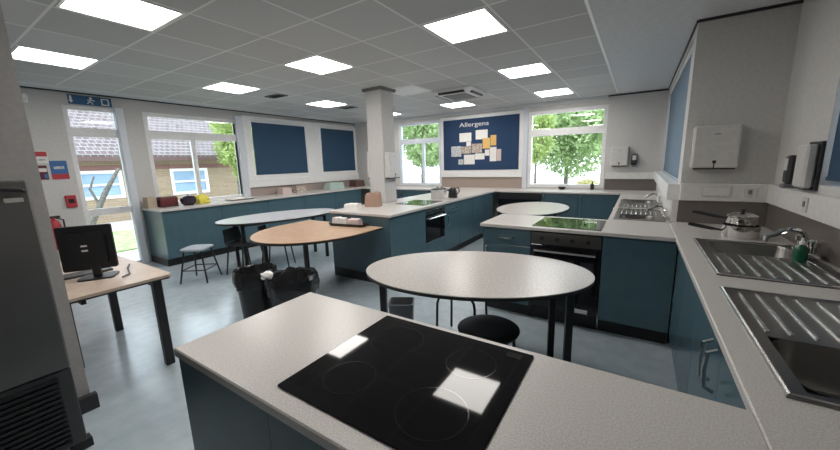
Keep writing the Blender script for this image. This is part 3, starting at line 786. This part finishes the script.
sign('blue notice with red foot nearest the glazed door', 1.31, 1.41, .17, .25, ['blue', (-.5, 0, .5, .28, 'red'), (-.3, .55, .3, .7, 'greyprint')])
t = thing('fire_alarm_point', 'red fire alarm call point on the wall beside the glazed door', 'alarm point', (XL, 1.355, 1.01), PI / 2)
MB().box(-.055, -.04, 0, .055, 0, .17).build('housing', M['red'], t, .006)
MB().box(-.03, -.043, .06, .03, -.04, .12).build('push_window', M['dark'], t)
t = thing('fire_extinguisher', 'red fire extinguisher hung on the wall behind the monitor', 'extinguisher', (XL + .09, 1.13, .46))
MB().lathe([(0, 0), (.06, 0), (.065, .02), (.065, .33), (.045, .39), (.02, .41), (.02, .44), (0, .44)], 20).build('cylinder', M['red'], t)
MB().box(-.015, -.03, .43, .015, .07, .46).build('valve_lever', M['dark'], t)
MB().tube([(.0, .03, .43), (.03, .09, .40), (.05, .085, .2), (.05, .075, .08)], .010, 8).build('hose', M['dark'], t)
MB().box(-.094, -.03, .2, -.055, .03, .40).build('wall_bracket', M['dark'], t)
t = thing('motion_sensor', 'small white sensor high on the left wall near the picture edge', 'sensor', (XL, 1.125, 2.40), PI / 2)
MB().box(-.035, -.05, 0, .035, .003, .11).build('sensor_body', M['white'], t, .012)
MB().box(-.022, -.054, .02, .022, -.05, .06).build('lens', M['light_off'], t)

# ------------------------------------------------------------------ small things on the worktops
def pan(label, z, R, h, ang, hz, lid):
    t = thing('saucepan', label, 'saucepan', (.66, 3.29, z), ang, 'stacked steel saucepans')
    MB().lathe([(0, 0), (R * .93, 0), (R, .012), (R, h), (R * 1.04, h + .004), (R * .96, h + .004), (R * .95, .014), (0, .008)], 36).build('pan_body', M['bright_steel'], t)
    MB().tube([(-R, 0, hz), (-R - .03, 0, hz + .004), (-R - .06, 0, hz + .008), (-R - .17, 0, hz + .03), (-R - .2, 0, hz + .034)], [.008, .009, .013, .014, .010], 8).build('handle', M['dark'], t)
    if lid:
        q = MB().lathe([(R * 1.02, h + .004), (R * 1.02, h + .010), (R * .6, h + .026), (0, h + .032)], 32).build('lid', M['bright_steel'], t)
        MB().lathe([(0, h + .03), (.012, h + .03), (.012, h + .045), (.02, h + .05), (.018, h + .06), (0, h + .062)], 16).build('lid_knob', M['dark'], q)
pan('larger steel saucepan at the bottom of the stack beside the sink', .90, .105, .085, math.radians(4), .045, False)
pan('smaller steel saucepan with lid on top of the stacked pan', .9895, .085, .06, math.radians(-6), .045, True)
t = thing('washing_up_bottle', 'green washing-up liquid bottle with white cap beside the tap', 'bottle', (.785, 2.63, .9055))
t.scale = (.78, .78, .8)
MB().lathe([(0, 0), (.034, 0), (.037, .01), (.037, .085), (.030, .105), (.016, .118), (.014, .125), (0, .125)], 24).build('bottle_body', M['greenbottle'], t)
MB().lathe([(0, .122), (.016, .122), (.016, .14), (.009, .145), (.007, .165), (0, .167)], 16).build('cap', M['white'], t)
# beech table tray
t = thing('tray', 'black tray of folded cloths on the beech table', 'tray', (-3.0, 3.0, .75), math.radians(8))
MB().loft([[(x, y, z) for x, y in rrect(-.26 * k, -.075 * k, .26 * k, .075 * k, .03)] for k, z in ((.92, 0), (1, .035), (1.02, .035), (.95, .03), (.9, .006))]).build('tray_body', M['dark'], t)
def folded(name, label, cat, x, y, z, sx, sy, sz, rz, m, grp=None, wob=.12):
    mb = MB(); bmesh.ops.create_cube(mb.bm, size=1); bmesh.ops.subdivide_edges(mb.bm, edges=mb.bm.edges, cuts=4, use_grid_fill=True)
    for v in mb.bm.verts:
        top = v.co.z + .5
        v.co.x *= sx * (1 - .12 * top); v.co.y *= sy * (1 - .12 * top); v.co.z = (v.co.z + .5) * sz * (1 + random.uniform(-wob, wob)) if v.co.z > -.49 else 0
        v.co.x += random.uniform(-wob, wob) * sx * .08; v.co.y += random.uniform(-wob, wob) * sy * .08
    o = mb.build(name, m, None, 0, 50); o.location = (x, y, z); o.rotation_euler = (0, 0, rz)
    return tag(o, label, cat, grp)
folded('folded_cloth', 'white folded cloth in the black tray on beech table, left part', 'cloth', -3.12, 2.985, .757, .18, .11, .09, .1, M['paper'], 'cloths in the tray')
folded('folded_cloth', 'pinkish folded cloth in the black tray on beech table, right part', 'cloth', -2.90, 3.015, .757, .17, .11, .08, .2, M['pinkcloth'], 'cloths in the tray')
folded('paper_bag', 'crumpled brown paper bag on the island in front of the pillar', 'bag', -3.17, 3.70, .90, .22, .15, .18, .4, M['brownpaper'], None, .2)
folded('paper_stack', 'pale stack of paper on the island left of the paper bag', 'paper', -3.33, 3.45, .90, .20, .18, .06, .2, M['paper'], None, .05)
# pots on the island near the hob
def pot(label, x, y, R, h, m, lidm):
    t = thing('cooking_pot', label, 'pot', (x, y, .906 if -3.02 < x < -2.52 and 4.02 < y < 4.58 else .90), .4, 'pots on the island')
    MB().lathe([(0, 0), (R * .94, 0), (R, .012), (R, h), (R * 1.04, h + .004), (R * .95, h + .004), (R * .94, .014), (0, .008)], 28).build('pot_body', M[m], t)
    for sx in (-1, 1): MB().tube([(sx * R, -.03, h * .75), (sx * (R + .03), -.02, h * .75), (sx * (R + .03), .02, h * .75), (sx * R, .03, h * .75)], .006, 6).build('pot_handle', M['dark'], t)
    q = MB().lathe([(R * 1.02, h + .004), (R * 1.02, h + .012), (R * .6, h + .028), (0, h + .032)], 28).build('lid', M[lidm], t)
    MB().lathe([(0, h + .03), (.012, h + .03), (.018, h + .045), (0, h + .05)], 12).build('lid_knob', M['dark'], q)
pot('pale pot with black lid standing on the island beyond its hob', -2.78, 4.88, .11, .15, 'dispenser', 'dark')
pot('small steel pot on the island nearer the far window', -3.05, 5.5, .10, .10, 'bright_steel', 'bright_steel')
t = thing('kettle', 'dark kettle on the island beside the pale pot', 'kettle', (-2.62, 5.12, .90), .9)
MB().lathe([(0, 0), (.075, 0), (.08, .015), (.072, .10), (.055, .16), (.03, .175), (0, .18)], 24).build('kettle_body', M['dark'], t)
MB().tube([(.05, 0, .16), (.11, 0, .16), (.12, 0, .10), (.078, 0, .05)], .010, 8).build('handle', M['dark'], t)
MB().tube([(-.06, 0, .11), (-.10, 0, .15)], [.016, .008], 8).build('spout', M['dark'], t)
# left wall run
t = thing('toaster', 'dark red toaster on the left worktop near the door end', 'toaster', (-6.50, 2.43, .90), PI / 2)
MB().loft([[(x, y, z) for x, y in rrect(-.13 * k, -.085 * k, .13 * k, .085 * k, .03)] for k, z in ((.96, .012), (1, .03), (1, .14), (.92, .165))]).build('toaster_body', M['darkred'], t)
MB().box(-.13, -.085, 0, .13, .085, .014).build('toaster_base', M['dark'], t, .004)
MB().box(-.10, -.045, .164, .10, -.02, .168).box(-.10, .02, .164, .10, .045, .168).build('slot', M['dark'], t)
MB().box(-.145, -.015, .09, -.128, .015, .105).build('lever', M['dark'], t)
t = thing('cooking_pot', 'round dark purple pot on the left worktop beside the toaster', 'pot', (-6.36, 2.68, .90))
MB().lathe([(0, 0), (.07, 0), (.10, .03), (.118, .08), (.112, .12), (.115, .125), (.09, .15), (.04, .165), (0, .168)], 28).build('pot_body', M['purple'], t)
MB().lathe([(0, .165), (.012, .165), (.018, .18), (0, .186)], 12).build('lid_knob', M['dark'], t)
m = MB(); bmesh.ops.create_icosphere(m.bm, subdivisions=3, radius=.11)
for v in m.bm.verts:
    v.co *= 1 + .2 * math.sin(v.co.x * 60) * math.cos(v.co.y * 47) + random.uniform(-.08, .08); v.co.z = max(v.co.z, -.05) + .05
o = m.build('cloth', M['yellow'], smooth=25); o.location = (-6.42, 2.92, .90); tag(o, 'crumpled yellow cloth on the left worktop beside the purple pot', 'cloth')
folded('cardboard_box', 'tan cardboard box at the door end of the left worktop', 'box', -6.57, 2.21, .90, .20, .12, .17, 0, M['tan'], None, .02)
t = thing('baking_tray', 'thin dark baking tray lying on the left worktop under the window corner', 'tray', (-6.35, 3.55, .90))
MB().loft([[(x, y, z) for x, y in rrect(-.14 * k, -.22 * k, .14 * k, .22 * k, .02)] for k, z in ((.93, 0), (1, .02), (1.02, .02), (.96, .017), (.92, .004))]).build('tray_body', M['steel'], t)
folded('storage_box', 'brown box on the left worktop under the first navy blind', 'box', -6.55, 5.05, .90, .22, .26, .15, 0, M['brownprint'], 'boxes under the blinds', .02)
folded('storage_box', 'pinkish box on the left worktop beside the brown box', 'box', -6.55, 4.68, .90, .22, .24, .13, 0, M['pinkcloth'], 'boxes under the blinds', .02)
folded('storage_box', 'pale mint box on the left worktop under the second navy blind', 'box', -6.5, 6.1, .90, .25, .5, .16, 0, M['mint'], 'boxes under the blinds', .02)
folded('storage_box', 'dark box on the left worktop nearest the far corner', 'box', -6.5, 6.95, .90, .25, .36, .17, 0, M['fascia'], 'boxes under the blinds', .02)
t = thing('bottle', 'small dark bottle on the far worktop at right of tree window', 'bottle', (-.72, 7.2, .90))
MB().lathe([(0, 0), (.03, 0), (.032, .01), (.032, .09), (.012, .12), (.012, .15), (0, .15)], 16).build('bottle_body', M['dark'], t)
MB().lathe([(0, .15), (.014, .15), (.014, .17), (0, .17)], 12).build('cap', M['white'], t)
o = MB().lathe([(0, 0), (.05, 0), (.075, .05), (.07, .05), (.045, .008), (0, .006)], 20).build('bowl', M['dark']); o.location = (-1.25, 7.15, .90)
tag(o, 'small dark bowl on the far worktop under the tree window', 'bowl')

# ------------------------------------------------------------------ outdoors
struct('ground', MB().box(-40, -15, -.20, XL - .2, 40, -.10).box(XL - .2, YF + .2, -.20, 15, 40, -.10), M['paving'])
struct('lawn', MB().box(-11.6, -6, -.10, -8.6, 12, -.07), M['grass'])
b = thing('neighbouring_building', 'tan brick building with pink tiled roof seen through the left windows', 'building', (-14, 0, -.1))
MB().plate(-6, 0, 16, 2.0, 0, .3, [(3.05, .75, 4.1, 1.62), (5.45, .7, 6.7, 1.62)], lambda a_, b_, w_: (-w_, a_, b_)).build('building_wall', M['brick'], b)
m = MB(); m.loft([[(.45, -6.5, 2.1), (.45, -6.5, 2.02), (-5, -6.5, 5.6), (-5, -6.5, 5.7)], [(.45, 16.5, 2.1), (.45, 16.5, 2.02), (-5, 16.5, 5.6), (-5, 16.5, 5.7)]])
m.build('roof', M['roof'], b)
MB().box(.30, -6.5, 1.9, .47, 16.5, 2.03).build('gutter', M['fascia'], b)
MB().box(0, -6, 1.62, .012, 16, 1.78).build('brick_band', mat('red_brick_band', (.20, .10, .085), .8), b)
for (a0, z0, a1, z1) in ((3.05, .75, 4.1, 1.62), (5.45, .7, 6.7, 1.62)):
    fr_ = MB().plate(a0, z0, a1, z1, -.02, .10, [(a0 + .09, z0 + .09, a1 - .09, (z0 + z1) / 2 - .03), (a0 + .09, (z0 + z1) / 2 + .03, a1 - .09, z1 - .09)], lambda a_, b_, w_: (-w_, a_, b_)).build('window_frame', M['white'], b)
    MB().plate(a0, z0, a1, z1, .05, .06, [], lambda a_, b_, w_: (-w_, a_, b_)).build('pane', mat('sky_reflecting_pane', (.25, .36, .5), .1), fr_)

def tree(label, x, y, zc, R, H_, m, n, trunk=.09, lean=0., grp='trees outside the windows', leaf=.11, base=-.1):
    t = thing('tree', label, 'tree', (x, y, base), 0, grp)
    mb = MB()
    blobs = [(Vector((random.uniform(-.6, .6) * R, random.uniform(-.6, .6) * R, zc + random.uniform(-.6, .6) * H_)), random.uniform(.35, .6)) for _ in range(9)]
    for k in range(n):
        c, s_ = random.choice(blobs)
        d_ = Vector((random.gauss(0, 1), random.gauss(0, 1), random.gauss(0, 1))).normalized() * random.random() ** .4 * s_
        p = c + Vector((d_.x * R, d_.y * R, d_.z * H_))
        a_ = Vector((random.gauss(0, 1), random.gauss(0, 1), random.gauss(0, 1))).normalized(); b_ = a_.orthogonal().normalized()
        L = leaf * random.uniform(.6, 1.4)
        v = [mb.bm.verts.new(p + q) for q in (-a_ * L, b_ * L * .55, a_ * L, -b_ * L * .55)]
        mb.bm.faces.new(v)
    mb.build('foliage', M[m], t)
    q = MB().tube([(-lean, -lean * .3, 0), (-lean * .6, -lean * .2, zc * .4), (0, 0, zc * .8), (0, 0, zc * 1.1)], [trunk, trunk * .85, trunk * .7, trunk * .3], 10)
    for k in range(5):
        an = k * 1.3; q.tube([(0, 0, zc * .65), (math.cos(an) * R * .3, math.sin(an) * R * .3, zc * .9), (math.cos(an) * R * .6, math.sin(an) * R * .6, zc * 1.1)], [trunk * .45, trunk * .3, trunk * .12], 6)
    q.build('trunk', M['bark'], t)
tree('broad green tree filling the far window right of the board', -2.35, 14.2, 2.5, 2.1, 1.5, 'leaf1', 12000, leaf=.075)
tree('yellow-green tree at the left side of the tree window', -2.72, 11.0, 2.2, .5, .85, 'leaf2', 2200, .05, leaf=.055)
tree('distant green tree at the right side of the tree window', -1.5, 19, 3.0, 1.6, 1.6, 'leaf1', 6500, .07, leaf=.09)
tree('green tree seen through the window left of the board', -7.9, 12.6, 2.6, 1.9, 1.1, 'leaf1', 9000, leaf=.075)
tree('green tree beside the tiled roof seen through the left window', -12.0, 6.75, 2.35, .95, 1.4, 'leaf2', 5000, .07, leaf=.06)
tree('low yellowish bush under the right of the tree window', -1.15, 12.2, .6, .7, .35, 'bush', 2600, .03, leaf=.05)
t = thing('leaning_tree', 'bare grey leaning trunk outside the glazed door', 'tree', (-9.4, 2.1, -.1))
MB().tube([(0, -.2, 0), (0, .05, .6), (0, .35, 1.2), (0, .62, 1.65)], [.07, .06, .05, .03], 8).tube([(0, .2, .9), (0, .1, 1.25), (0, .2, 1.5)], [.03, .025, .015], 6).build('trunk', M['bark'], t)

# ------------------------------------------------------------------ light
wd = bpy.data.worlds.new('sky'); S.world = wd; wd.use_nodes = True
bg = wd.node_tree.nodes['Background']; bg.inputs['Color'].default_value = (.80, .90, 1, 1); bg.inputs['Strength'].default_value = 3.8
S.view_settings.view_transform = 'Standard'; S.view_settings.look = 'None'; S.view_settings.gamma = 1; S.view_settings.use_curve_mapping = False
S.view_settings.exposure = .58
